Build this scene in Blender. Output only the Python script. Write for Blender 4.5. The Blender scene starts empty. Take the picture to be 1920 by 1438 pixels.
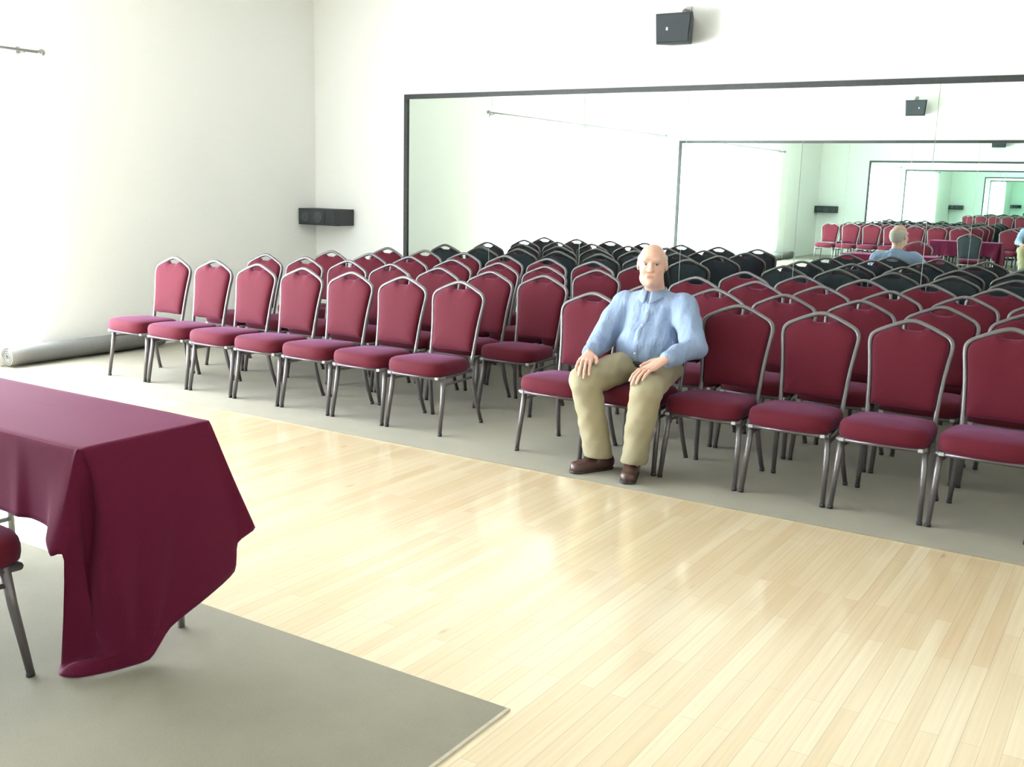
import bpy, math, random
import numpy as np
from mathutils import Vector, Matrix

random.seed(7)
S = bpy.context.scene
COL = S.collection
PI = math.pi

# ------------------------------------------------------------------ render look
S.view_settings.view_transform = 'Standard'
S.view_settings.look = 'None'
S.view_settings.gamma = 1.0
S.view_settings.exposure = 1.0
try:
    S.view_settings.use_curve_mapping = False
except Exception:
    pass
cy = S.cycles
cy.max_bounces = 16
cy.diffuse_bounces = 5
cy.glossy_bounces = 14
cy.transmission_bounces = 6
cy.transparent_max_bounces = 16
cy.blur_glossy = 1.0
cy.sample_clamp_indirect = 8.0
cy.use_denoising = True
cy.caustics_refractive = False

# ------------------------------------------------------------------ materials
def new_mat(name):
    m = bpy.data.materials.new(name)
    m.use_nodes = True
    nt = m.node_tree
    b = nt.nodes['Principled BSDF']
    return m, nt, b

def setin(b, **kw):
    for k, v in kw.items():
        k = k.replace('_', ' ')
        if k in b.inputs:
            b.inputs[k].default_value = v

def coords(nt, scale=(1, 1, 1), rot=(0, 0, 0)):
    tc = nt.nodes.new('ShaderNodeTexCoord')
    mp = nt.nodes.new('ShaderNodeMapping')
    mp.inputs['Scale'].default_value = scale
    mp.inputs['Rotation'].default_value = rot
    nt.links.new(tc.outputs['Object'], mp.inputs['Vector'])
    return mp.outputs['Vector']

def noise(nt, vec, scale, detail=4, rough=0.55):
    n = nt.nodes.new('ShaderNodeTexNoise')
    n.inputs['Scale'].default_value = scale
    n.inputs['Detail'].default_value = detail
    n.inputs['Roughness'].default_value = rough
    nt.links.new(vec, n.inputs['Vector'])
    return n

def ramp(nt, fac, stops):
    r = nt.nodes.new('ShaderNodeValToRGB')
    els = r.color_ramp.elements
    while len(els) < len(stops):
        els.new(0.5)
    for e, (p, c) in zip(els, stops):
        e.position = p
        e.color = (c[0], c[1], c[2], 1)
    nt.links.new(fac, r.inputs['Fac'])
    return r

def bump(nt, b, height, strength=0.2, dist=0.01):
    bp = nt.nodes.new('ShaderNodeBump')
    bp.inputs['Strength'].default_value = strength
    bp.inputs['Distance'].default_value = dist
    nt.links.new(height, bp.inputs['Height'])
    nt.links.new(bp.outputs['Normal'], b.inputs['Normal'])

def simple(name, c, rough=0.5, metal=0.0, nscale=40, var=0.08, bstr=0.05, bdist=0.002, **kw):
    """plain surface with a little procedural variation"""
    m, nt, b = new_mat(name)
    v = coords(nt)
    n = noise(nt, v, nscale)
    lo = tuple(max(0, x * (1 - var)) for x in c)
    hi = tuple(min(1, x * (1 + var)) for x in c)
    r = ramp(nt, n.outputs['Fac'], [(0.3, lo), (0.7, hi)])
    nt.links.new(r.outputs['Color'], b.inputs['Base Color'])
    setin(b, Roughness=rough, Metallic=metal, **kw)
    if bstr > 0:
        bump(nt, b, n.outputs['Fac'], bstr, bdist)
    return m

M = {}
M['wall'] = simple('wall_paint', (0.88, 0.875, 0.845), 0.75, nscale=60, var=0.015, bstr=0.04)
M['ceiling'] = simple('ceiling_paint', (0.82, 0.82, 0.79), 0.85, nscale=50, var=0.02)
M['fabric'] = simple('burgundy_fabric', (0.090, 0.0038, 0.0122), 0.8, nscale=350, var=0.22, bstr=0.25, bdist=0.001,
                     Sheen_Weight=0.16, Sheen_Roughness=0.45, Sheen_Tint=(0.72, 0.42, 0.85, 1), Specular_IOR_Level=0.25)  # violet sheen tint puts the window's veiling haze into the fabric colour
M['cloth'] = simple('burgundy_tablecloth', (0.096, 0.0075, 0.027), 0.75, nscale=260, var=0.12, bstr=0.12, bdist=0.001,
                    Sheen_Weight=0.12, Sheen_Roughness=0.4, Sheen_Tint=(0.90, 0.36, 0.74, 1), Specular_IOR_Level=0.1)
M['backpanel'] = simple('charcoal_back_fabric', (0.022, 0.026, 0.038), 0.7, nscale=200, var=0.2, bstr=0.1)
M['steel'] = simple('hammered_silver_steel', (0.16, 0.145, 0.15), 0.42, 0.6, nscale=500, var=0.25, bstr=0.15, bdist=0.0006)
M['tablesteel'] = simple('grey_table_steel', (0.42, 0.43, 0.42), 0.35, 0.8, nscale=200, var=0.1)
M['rubber'] = simple('black_rubber', (0.02, 0.02, 0.02), 0.6)
M['bumper'] = simple('white_bumper_plastic', (0.42, 0.42, 0.41), 0.4)
M['black'] = simple('black_speaker_vinyl', (0.020, 0.024, 0.026), 0.55, nscale=150, var=0.2, bstr=0.1)
M['grille'] = simple('dark_grille', (0.032, 0.040, 0.045), 0.7, nscale=400, var=0.4, bstr=0.3)
M['badge'] = simple('pale_badge', (0.55, 0.60, 0.62), 0.4)
M['cone'] = simple('speaker_cone', (0.05, 0.055, 0.06), 0.45)
M['frameblack'] = simple('black_wood_trim', (0.028, 0.028, 0.028), 0.45, nscale=30, var=0.25)
M['backing'] = simple('mirror_seam_backing', (0.62, 0.62, 0.62), 0.5)
M['rod'] = simple('brushed_rod_metal', (0.34, 0.33, 0.32), 0.4, 0.6)
M['winframe'] = simple('white_window_frame', (0.8, 0.8, 0.78), 0.4)
M['roll'] = simple('grey_foam_mat', (0.19, 0.19, 0.185), 0.85, nscale=120, var=0.12, bstr=0.2)
M['trim'] = simple('pale_edge_strip', (0.45, 0.40, 0.31), 0.4, nscale=40)
M['laminate'] = simple('table_laminate', (0.42, 0.33, 0.24), 0.5, nscale=20)
M['skin'] = simple('skin', (0.62, 0.37, 0.285), 0.5, nscale=45, var=0.07, bstr=0.05,
                   Subsurface_Weight=0.08, Subsurface_Scale=0.01)
M['lips'] = simple('lip_skin', (0.50, 0.235, 0.20), 0.45, bstr=0)
M['hair'] = simple('short_grey_hair', (0.55, 0.48, 0.42), 0.8, nscale=160, var=0.25, bstr=0.4, bdist=0.003)
M['eyewhite'] = simple('shaded_eye_white', (0.36, 0.33, 0.31), 0.25, bstr=0)  # darkened so the shade of the eye sockets is in the colour
M['iris'] = simple('iris', (0.06, 0.07, 0.08), 0.2, bstr=0)
M['khaki'] = simple('khaki_cotton', (0.31, 0.27, 0.175), 0.85, nscale=220, var=0.1, bstr=0.12, bdist=0.001)
M['belt'] = simple('dark_leather_belt', (0.03, 0.022, 0.02), 0.45)
M['shoe'] = simple('brown_shoe_leather', (0.070, 0.030, 0.024), 0.38, nscale=60, var=0.2)
M['sole'] = simple('dark_shoe_sole', (0.02, 0.017, 0.015), 0.6)
M['button'] = simple('shirt_button', (0.75, 0.78, 0.82), 0.3, bstr=0)

def mat_shirt():
    m, nt, b = new_mat('light_blue_check_shirt')
    v = coords(nt)
    w1 = nt.nodes.new('ShaderNodeTexWave'); w1.inputs['Scale'].default_value = 60; w1.bands_direction = 'X'
    w2 = nt.nodes.new('ShaderNodeTexWave'); w2.inputs['Scale'].default_value = 60; w2.bands_direction = 'Z'
    nt.links.new(v, w1.inputs['Vector']); nt.links.new(v, w2.inputs['Vector'])
    ad = nt.nodes.new('ShaderNodeMath'); ad.operation = 'ADD'
    nt.links.new(w1.outputs['Fac'], ad.inputs[0]); nt.links.new(w2.outputs['Fac'], ad.inputs[1])
    hf = nt.nodes.new('ShaderNodeMath'); hf.operation = 'MULTIPLY'; hf.inputs[1].default_value = 0.5
    nt.links.new(ad.outputs[0], hf.inputs[0])
    r = ramp(nt, hf.outputs[0], [(0.2, (0.215, 0.28, 0.43)), (0.8, (0.25, 0.33, 0.48))])
    nt.links.new(r.outputs['Color'], b.inputs['Base Color'])
    setin(b, Roughness=0.8)
    v2 = coords(nt, scale=(1.6, 1.2, 0.6))
    n = noise(nt, v2, 17, 3)
    bump(nt, b, n.outputs['Fac'], 0.6, 0.025)
    return m
M['shirt'] = mat_shirt()

def mat_wood():
    m, nt, b = new_mat('maple_strip_floor')
    v = coords(nt, rot=(0, 0, PI / 2))
    br = nt.nodes.new('ShaderNodeTexBrick')
    br.offset = 0.37; br.offset_frequency = 2
    br.inputs['Scale'].default_value = 1.0
    br.inputs['Brick Width'].default_value = 0.9
    br.inputs['Row Height'].default_value = 0.057
    br.inputs['Mortar Size'].default_value = 0.0012
    br.inputs['Mortar Smooth'].default_value = 0.6
    br.inputs['Bias'].default_value = 0.0
    br.inputs['Color1'].default_value = (0.71, 0.56, 0.355, 1)
    br.inputs['Color2'].default_value = (0.80, 0.68, 0.475, 1)
    br.inputs['Mortar'].default_value = (0.50, 0.40, 0.27, 1)
    nt.links.new(v, br.inputs['Vector'])
    vg = coords(nt, scale=(24, 0.5, 1))
    n = noise(nt, vg, 3.0, 3, 0.5)
    rg = ramp(nt, n.outputs['Fac'], [(0.15, (0.66, 0.62, 0.54)), (0.85, (1, 1, 1))])
    mx = nt.nodes.new('ShaderNodeMix'); mx.data_type = 'RGBA'; mx.blend_type = 'MULTIPLY'
    mx.inputs['Factor'].default_value = 0.6
    nt.links.new(br.outputs['Color'], mx.inputs[6]); nt.links.new(rg.outputs['Color'], mx.inputs[7])
    # a few small dark knots
    vk = coords(nt, scale=(5.0, 1.6, 1))
    vo = nt.nodes.new('ShaderNodeTexVoronoi'); vo.inputs['Scale'].default_value = 1.0
    nt.links.new(vk, vo.inputs['Vector'])
    rk = ramp(nt, vo.outputs['Distance'], [(0.0, (0.40, 0.32, 0.25)), (0.07, (1, 1, 1))])
    mk = nt.nodes.new('ShaderNodeMix'); mk.data_type = 'RGBA'; mk.blend_type = 'MULTIPLY'
    mk.inputs['Factor'].default_value = 0.7
    nt.links.new(mx.outputs[2], mk.inputs[6]); nt.links.new(rk.outputs['Color'], mk.inputs[7])
    nt.links.new(mk.outputs[2], b.inputs['Base Color'])
    setin(b, Roughness=0.32, Specular_IOR_Level=0.6, Coat_Weight=1.0, Coat_Roughness=0.14)
    bump(nt, b, br.outputs['Fac'], 0.08, 0.002)
    return m
M['wood'] = mat_wood()

def mat_carpet():
    m, nt, b = new_mat('beige_grey_carpet')
    v = coords(nt)
    n = noise(nt, v, 320, 3, 0.7)
    n2 = noise(nt, v, 3.5, 4, 0.6)
    r = ramp(nt, n.outputs['Fac'], [(0.3, (0.200, 0.180, 0.132)), (0.7, (0.300, 0.272, 0.208))])
    r2 = ramp(nt, n2.outputs['Fac'], [(0.3, (0.88, 0.88, 0.86)), (0.7, (1, 1, 1))])
    mx = nt.nodes.new('ShaderNodeMix'); mx.data_type = 'RGBA'; mx.blend_type = 'MULTIPLY'
    mx.inputs['Factor'].default_value = 1
    nt.links.new(r.outputs['Color'], mx.inputs[6]); nt.links.new(r2.outputs['Color'], mx.inputs[7])
    nt.links.new(mx.outputs[2], b.inputs['Base Color'])
    setin(b, Roughness=0.95, Sheen_Weight=0.15)
    bump(nt, b, n.outputs['Fac'], 0.5, 0.004)
    return m
M['carpet'] = mat_carpet()

def mat_mirror():
    m = bpy.data.materials.new('mirror_glass'); m.use_nodes = True
    nt = m.node_tree; nt.nodes.clear()
    g = nt.nodes.new('ShaderNodeBsdfGlossy'); g.inputs['Roughness'].default_value = 0.0
    g.inputs['Color'].default_value = (0.85, 0.965, 0.915, 1)
    o = nt.nodes.new('ShaderNodeOutputMaterial')
    nt.links.new(g.outputs[0], o.inputs[0])
    return m
M['mirror'] = mat_mirror()

def mat_emit(name, c, s):
    m = bpy.data.materials.new(name); m.use_nodes = True
    nt = m.node_tree; nt.nodes.clear()
    e = nt.nodes.new('ShaderNodeEmission')
    e.inputs['Color'].default_value = (c[0], c[1], c[2], 1); e.inputs['Strength'].default_value = s
    o = nt.nodes.new('ShaderNodeOutputMaterial')
    nt.links.new(e.outputs[0], o.inputs[0])
    return m
M['pane'] = mat_emit('daylit_window_pane', (0.87, 0.95, 1.0), 19.5)
M['fill_pane'] = mat_emit('fill_light_pane', (1.0, 0.98, 0.95), 2.0)  # weak glowing pane, added to fill the right side of the room

def mat_sheer():
    m = bpy.data.materials.new('sheer_white_curtain'); m.use_nodes = True
    nt = m.node_tree; nt.nodes.clear()
    t = nt.nodes.new('ShaderNodeBsdfTransparent')
    tr = nt.nodes.new('ShaderNodeBsdfTranslucent'); tr.inputs['Color'].default_value = (0.9, 0.9, 0.9, 1)
    d = nt.nodes.new('ShaderNodeBsdfDiffuse'); d.inputs['Color'].default_value = (0.88, 0.88, 0.87, 1)
    a = nt.nodes.new('ShaderNodeMixShader'); a.inputs[0].default_value = 0.5
    nt.links.new(tr.outputs[0], a.inputs[1]); nt.links.new(d.outputs[0], a.inputs[2])
    x = nt.nodes.new('ShaderNodeMixShader'); x.inputs[0].default_value = 0.4
    nt.links.new(t.outputs[0], x.inputs[1]); nt.links.new(a.outputs[0], x.inputs[2])
    o = nt.nodes.new('ShaderNodeOutputMaterial'); nt.links.new(x.outputs[0], o.inputs[0])
    return m
M['sheer'] = mat_sheer()

# ------------------------------------------------------------------ mesh helpers
class MB:
    """collects shapes and links them as ONE mesh object"""
    def __init__(s):
        s.v = []; s.f = []; s.smooth = []
    def add(s, v, f, smooth=True):
        o = len(s.v)
        s.v += [tuple(p) for p in v]
        s.f += [tuple(i + o for i in q) for q in f]
        s.smooth += [smooth] * len(f)
        return s
    def box(s, a, b):
        x0, y0, z0 = a; x1, y1, z1 = b
        v = [(x0, y0, z0), (x1, y0, z0), (x1, y1, z0), (x0, y1, z0), (x0, y0, z1), (x1, y0, z1), (x1, y1, z1), (x0, y1, z1)]
        f = [(0, 3, 2, 1), (4, 5, 6, 7), (0, 1, 5, 4), (1, 2, 6, 5), (2, 3, 7, 6), (3, 0, 4, 7)]
        return s.add(v, f, False)
    def tube(s, pts, r, seg=10, flat=1.0, caps=True):
        pts = [Vector(p) for p in pts]
        n = len(pts)
        rs = r if isinstance(r, (list, tuple)) else [r] * n
        v = []; f = []
        up = None
        for i, p in enumerate(pts):
            t = (pts[min(i + 1, n - 1)] - pts[max(i - 1, 0)]).normalized()
            if up is None:
                up = Vector((0, 0, 1)) if abs(t.z) < 0.9 else Vector((0, 1, 0))
            a = (up - t * up.dot(t)).normalized(); b = t.cross(a); up = a
            for k in range(seg):
                w = 2 * PI * k / seg
                v.append(p + (a * math.cos(w) + b * (math.sin(w) * flat)) * rs[i])
        for i in range(n - 1):
            for k in range(seg):
                k2 = (k + 1) % seg
                f.append((i * seg + k, i * seg + k2, (i + 1) * seg + k2, (i + 1) * seg + k))
        if caps:
            f.append(tuple(range(seg - 1, -1, -1))); f.append(tuple((n - 1) * seg + k for k in range(seg)))
        return s.add(v, f)
    def rings(s, rings, cap0=True, cap1=True, smooth=True):
        n = len(rings[0]); v = [p for r in rings for p in r]; f = []
        for i in range(len(rings) - 1):
            for k in range(n):
                k2 = (k + 1) % n
                f.append((i * n + k, i * n + k2, (i + 1) * n + k2, (i + 1) * n + k))
        if cap0: f.append(tuple(range(n - 1, -1, -1)))
        if cap1: f.append(tuple((len(rings) - 1) * n + k for k in range(n)))
        return s.add(v, f, smooth)
    def build(s, name, mat, parent=None, bevel=0, subsurf=0):
        me = bpy.data.meshes.new(name)
        me.from_pydata(s.v, [], s.f); me.update()
        for p, sm in zip(me.polygons, s.smooth): p.use_smooth = sm
        me.materials.append(mat)
        o = bpy.data.objects.new(name, me); COL.objects.link(o)
        if parent: o.parent = parent
        if bevel:
            md = o.modifiers.new('bevel', 'BEVEL'); md.width = bevel; md.segments = 2; md.limit_method = 'ANGLE'
        if subsurf:
            md = o.modifiers.new('sub', 'SUBSURF'); md.levels = subsurf; md.render_levels = subsurf
        return o

def tag(o, label, cat, group=None):
    o['label'] = label; o['category'] = cat
    if group: o['group'] = group
    return o

def empty(name, loc, rz=0):
    o = bpy.data.objects.new(name, None); COL.objects.link(o)
    o.location = loc; o.rotation_euler = (0, 0, rz); o.empty_display_size = 0.1
    return o

def struct(o):
    o['kind'] = 'structure'
    return o

def copy_tree(o, parent=None):
    c = o.copy(); COL.objects.link(c)
    if parent: c.parent = parent
    for ch in list(o.children): copy_tree(ch, c)
    return c

def crom(pts, n):
    """Catmull-Rom through pts, n samples"""
    P = np.array(pts, float)
    if len(P) == 2:
        t = np.linspace(0, 1, n)[:, None]
        return P[0] * (1 - t) + P[1] * t
    Q = np.vstack([2 * P[0] - P[1], P, 2 * P[-1] - P[-2]])
    out = []
    for u in np.linspace(0, len(P) - 1 - 1e-9, n):
        i = int(u); t = u - i
        a, b, c, d = Q[i], Q[i + 1], Q[i + 2], Q[i + 3]
        out.append(0.5 * (2 * b + (c - a) * t + (2 * a - 5 * b + 4 * c - d) * t * t + (3 * b - a - 3 * c + d) * t ** 3))
    return np.array(out)

# ------------------------------------------------------------------ room
XL, XR_, YB, YF, ZC = -7.95, 3.2, 8.485, -1.01, 3.62
YC = 4.758                  # edge between wood and rear carpet
MX, MY = -1.52, 2.43        # corner of the front carpet
T = 0.15

struct(MB().box((XL - T, YF - T, -0.12), (XR_ + T, YB + T, 0)).build('floor', M['wood']))
struct(MB().box((XL, YC, 0.0), (XR_, YB, 0.006)).build('floor_carpet', M['carpet']))
struct(MB().box((XL, YF, 0.0), (MX, MY, 0.006)).build('floor_carpet', M['carpet']))
struct(MB().box((MX, YF, 0.0), (MX + 0.012, MY, 0.007)).build('trim_1', M['trim']))
struct(MB().box((XL - T, YF - T, ZC), (XR_ + T, YB + T, ZC + T)).build('ceiling', M['ceiling']))
struct(MB().box((XL - T, YB, 0), (XR_ + T, YB + T, ZC)).build('wall_back', M['wall']))
struct(MB().box((XL - T, YF - T, 0), (XR_ + T, YF, ZC)).build('wall_front', M['wall']))

# left wall with the wide window
WY0, WY1, WZ0, WZ1 = -0.55, 5.10, 0.22, 2.40
lw = MB()
lw.box((XL - T, WY1, 0), (XL, YB, ZC)); lw.box((XL - T, YF, 0), (XL, WY0, ZC))
lw.box((XL - T, WY0, 0), (XL, WY1, WZ0)); lw.box((XL - T, WY0, WZ1), (XL, WY1, ZC))
struct(lw.build('wall_left', M['wall']))
w1 = struct(empty('window_1', (XL, (WY0 + WY1) / 2, WZ0)))
def wbox(mb, a, b):
    off = (XL, (WY0 + WY1) / 2, WZ0)
    return mb.box(tuple(p - q for p, q in zip(a, off)), tuple(p - q for p, q in zip(b, off)))
fr = MB()
for y in np.linspace(WY0, WY1, 5):
    yy = min(max(y, WY0 + 0.03), WY1 - 0.03)
    wbox(fr, (XL - 0.11, yy - 0.03, WZ0), (XL - 0.05, yy + 0.03, WZ1))
wbox(fr, (XL - 0.11, WY0, WZ0), (XL - 0.05, WY1, WZ0 + 0.06)); wbox(fr, (XL - 0.11, WY0, WZ1 - 0.06), (XL - 0.05, WY1, WZ1))
fr.build('window_frame', M['winframe'], w1)
wbox(MB(), (XL - 0.095, WY0 + 0.01, WZ0 + 0.01), (XL - 0.085, WY1 - 0.01, WZ1 - 0.01)).build('window_pane', M['pane'], w1)

# right wall (outside the frame) with an unseen window added as fill light
RY0, RY1, RZ0, RZ1 = 0.2, 3.6, 0.9, 2.4
rw = MB()
rw.box((XR_, RY1, 0), (XR_ + T, YB, ZC)); rw.box((XR_, YF, 0), (XR_ + T, RY0, ZC))
rw.box((XR_, RY0, 0), (XR_ + T, RY1, RZ0)); rw.box((XR_, RY0, RZ1), (XR_ + T, RY1, ZC))
struct(rw.build('wall_right', M['wall']))
w2 = struct(empty('fill_window', (XR_, (RY0 + RY1) / 2, RZ0)))
yc = (RY0 + RY1) / 2
f2 = MB()
for y in (RY0 + 0.03 - yc, 0, RY1 - 0.03 - yc):
    f2.box((0.05, y - 0.03, 0), (0.11, y + 0.03, RZ1 - RZ0))
f2.box((0.05, RY0 - yc, 0), (0.11, RY1 - yc, 0.06)); f2.box((0.05, RY0 - yc, RZ1 - RZ0 - 0.06), (0.11, RY1 - yc, RZ1 - RZ0))
f2.build('window_frame', M['winframe'], w2)
MB().box((0.085, RY0 - yc + 0.01, 0.01), (0.095, RY1 - yc - 0.01, RZ1 - RZ0 - 0.01)).build('window_pane', M['fill_pane'], w2)

# ------------------------------------------------------------------ mirrors on the back and the front wall
def wall_mirror(x0, x1, z0, z1, y, sgn, label):
    """y: wall plane, sgn: -1 when the mirror looks towards -Y"""
    r = empty('wall_mirror', ((x0 + x1) / 2, y, z0))
    tag(r, label, 'mirror')
    cx = (x0 + x1) / 2
    def bx(mb, xa, xb, ya, yb, za, zb):
        ya, yb = sorted((ya * sgn, yb * sgn))
        return mb.box((xa - cx, ya, za - z0), (xb - cx, yb, zb - z0))
    w = 0.045
    bx(MB(), x0 + 0.01, x1 - 0.01, 0.002, 0.008, z0 + 0.01, z1 - 0.01).build('backing_board', M['backing'], r)
    fm = MB()
    bx(fm, x0, x0 + w, 0.0, 0.03, z0, z1); bx(fm, x1 - w, x1, 0.0, 0.03, z0, z1)
    bx(fm, x0 + w, x1 - w, 0.0, 0.03, z1 - w, z1); bx(fm, x0 + w, x1 - w, 0.0, 0.03, z0, z0 + w)
    fo = fm.build('mirror_frame', M['frameblack'], r)
    fo['label'] = 'black mirror frame'
    x = x0 + w
    while x < x1 - w - 0.05:
        xe = min(x + 1.012, x1 - w)
        bx(MB(), x + 0.0025, xe - 0.0025, 0.008, 0.014, z0 + w, z1 - w).build('mirror_panel', M['mirror'], r)
        x = xe
    return r
wall_mirror(-6.71, 3.0, 0.12, 2.44, YB, -1, 'long black framed mirror covering the wall behind the rows of chairs')
wall_mirror(-7.82, 3.0, 0.12, 2.46, YF, 1, 'black framed mirror on the opposite wall, seen only as a reflection')

# ------------------------------------------------------------------ loudspeakers
def loudspeaker(loc, rz, label):
    r = empty('wall_mounted_loudspeaker', loc, rz)
    tag(r, label, 'loudspeaker', 'small wall loudspeakers')
    # cabinet: wider at the top, faces -Y, leans down a little
    def ring(y, wt, wb, zt, zb):
        return [(-wb, y, zb), (wb, y, zb), (wt, y, zt), (-wt, y, zt)]
    cab = MB(); cab.rings([ring(-0.03, 0.10, 0.09, 0.10, -0.11), ring(-0.22, 0.168, 0.152, 0.125, -0.125)], smooth=False)
    cab.build('cabinet', M['black'], r, bevel=0.006)
    g = MB(); g.rings([ring(-0.221, 0.155, 0.14, 0.112, -0.112), ring(-0.230, 0.15, 0.135, 0.108, -0.108)], smooth=False)
    gr = g.build('grille', M['grille'], r, bevel=0.003)
    MB().box((-0.062, -0.2325, -0.016), (-0.044, -0.2295, 0.010)).build('badge', M['badge'], gr)
    br = MB()
    br.tube([(0.04, -0.005, 0.165), (0.04, -0.09, 0.165), (0.04, -0.12, 0.15), (0.04, -0.12, 0.11)], 0.012, 10)
    br.box((0.015, -0.012, 0.13), (0.065, 0.0, 0.20))
    br.build('wall_bracket', M['rod'], r)
    return r
loudspeaker((-3.715, YB, 2.885), 0, 'black box loudspeaker high on the white wall above the long mirror')
loudspeaker((-3.70, YF, 2.955), PI, 'black loudspeaker on the opposite wall, seen only reflected in the mirror')

cs = empty('wall_mounted_speaker', (XL + 0.275, YB, 1.10))
tag(cs, 'long low black speaker box fixed in the room corner left of the mirror', 'loudspeaker')
MB().box((-0.274, -0.275, 0.0), (0.272, -0.0005, 0.172)).build('cabinet', M['black'], cs, bevel=0.005)
g = MB().box((-0.255, -0.283, 0.014), (0.10, -0.276, 0.158)).build('grille', M['grille'], cs, bevel=0.002)
for cxp, rr in ((-0.16, 0.05), (0.02, 0.062)):
    ringv = [[(cxp + a * math.cos(t), -0.283 - b, 0.083 + a * math.sin(t)) for t in np.linspace(0, 2 * PI, 25)[:-1]]
             for a, b in ((rr, 0.0), (rr, 0.008), (rr * 0.86, 0.009), (rr * 0.55, 0.002), (rr * 0.3, 0.006), (0.004, 0.008))]
    MB().rings(ringv).build('driver', M['cone'], g)
MB().box((0.125, -0.281, 0.02), (0.255, -0.276, 0.152)).build('side_panel', M['black'], cs, bevel=0.002)

# ------------------------------------------------------------------ curtain rod and sheer curtain
rod = empty('curtain_rod', (XL, 2.3, 2.52))
tag(rod, 'thin dark curtain rod with a knob end high on the left wall', 'curtain rod')
MB().tube([(0.085, -2.75, 0), (0.085, 2.90, 0)], 0.011, 10).build('rod', M['rod'], rod)
def lathe_y(prof, x, y, z, seg=14):
    return [[(x + r * math.cos(t), y + d, z + r * math.sin(t)) for t in np.linspace(0, 2 * PI, seg + 1)[:-1]] for d, r in prof]
for s, y in ((1, 2.90), (-1, -2.75)):
    MB().rings(lathe_y([(0, 0.012), (s * 0.008, 0.016), (s * 0.012, 0.013), (s * 0.02, 0.022), (s * 0.035, 0.027), (s * 0.05, 0.02), (s * 0.058, 0.004)],
                       0.085, y, 0)).build('finial', M['rod'], rod)
for y in (-2.6, 0.1, 2.78):
    b = MB(); b.tube([(0.003, y, -0.02), (0.06, y, -0.02), (0.085, y, -0.012)], 0.007, 8); b.box((0, y - 0.015, -0.06), (0.006, y + 0.015, 0.03))
    b.build('bracket', M['rod'], rod)

cu = MB()
ys = np.linspace(-0.42, 5.16, 420); zs = np.linspace(2.492, 0.235, 14)
vv = []; ff = []
for j, z in enumerate(zs):
    t = j / (len(zs) - 1)
    for i, y in enumerate(ys):
        ph = y * 2 * PI / 0.115
        vv.append((XL + 0.062 + (0.014 + 0.012 * t) * math.sin(ph + 0.6 * math.sin(y * 3.1)) , y + 0.006 * math.sin(y * 17), z))
n = len(ys)
for j in range(len(zs) - 1):
    for i in range(n - 1):
        ff.append((j * n + i, j * n + i + 1, (j + 1) * n + i + 1, (j + 1) * n + i))
cu.add(vv, ff)
tag(cu.build('sheer_curtain', M['sheer']), 'sheer white curtain glowing with daylight over the left window', 'curtain')

# ------------------------------------------------------------------ rolled mat along the left wall
sp_o = []; sp_i = []
for t in np.linspace(0, 1, 110):
    a = t * 2 * PI * 3.6 - 0.6; r = 0.022 + 0.062 * t
    sp_o.append((r * math.cos(a), r * math.sin(a))); sp_i.append(((r - 0.011) * math.cos(a), (r - 0.011) * math.sin(a)))
loop = sp_o + sp_i[::-1]
N_ = len(loop); v = []; f = []
for y in (-0.74, -0.60, 0.0, 0.78):
    k = 0.0 if y > -0.7 else 0.004
    v += [(x, y - 0.0, z + 0.085) for x, z in loop]
for q in range(3):
    for k in range(N_):
        k2 = (k + 1) % N_
        f.append((q * N_ + k, (q + 1) * N_ + k, (q + 1) * N_ + k2, q * N_ + k2))
h = len(sp_o)
for q, rev in ((0, False), (3, True)):
    for k in range(h - 1):
        quad = (q * N_ + k, q * N_ + k + 1, q * N_ + N_ - 2 - k, q * N_ + N_ - 1 - k)
        f.append(quad if not rev else quad[::-1])
rm = MB().add(v, f).build('rolled_mat', M['roll'])
rm.location = (XL + 0.10, 5.5, 0.006)
tag(rm, 'grey rolled up mat lying on the floor along the left wall', 'rolled mat')

# ------------------------------------------------------------------ banquet chair
def back_y(z):                      # lean of the back
    return 0.405 + max(0.0, z - 0.40) * 0.185 + max(0.0, z - 0.70) ** 2 * 0.12
HALF = [(0.168, 0.385), (0.170, 0.46), (0.174, 0.54), (0.182, 0.64), (0.193, 0.73), (0.201, 0.785), (0.199, 0.822),
        (0.180, 0.848), (0.145, 0.867), (0.100, 0.888), (0.055, 0.906), (0.022, 0.916), (0.0, 0.918)]

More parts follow.
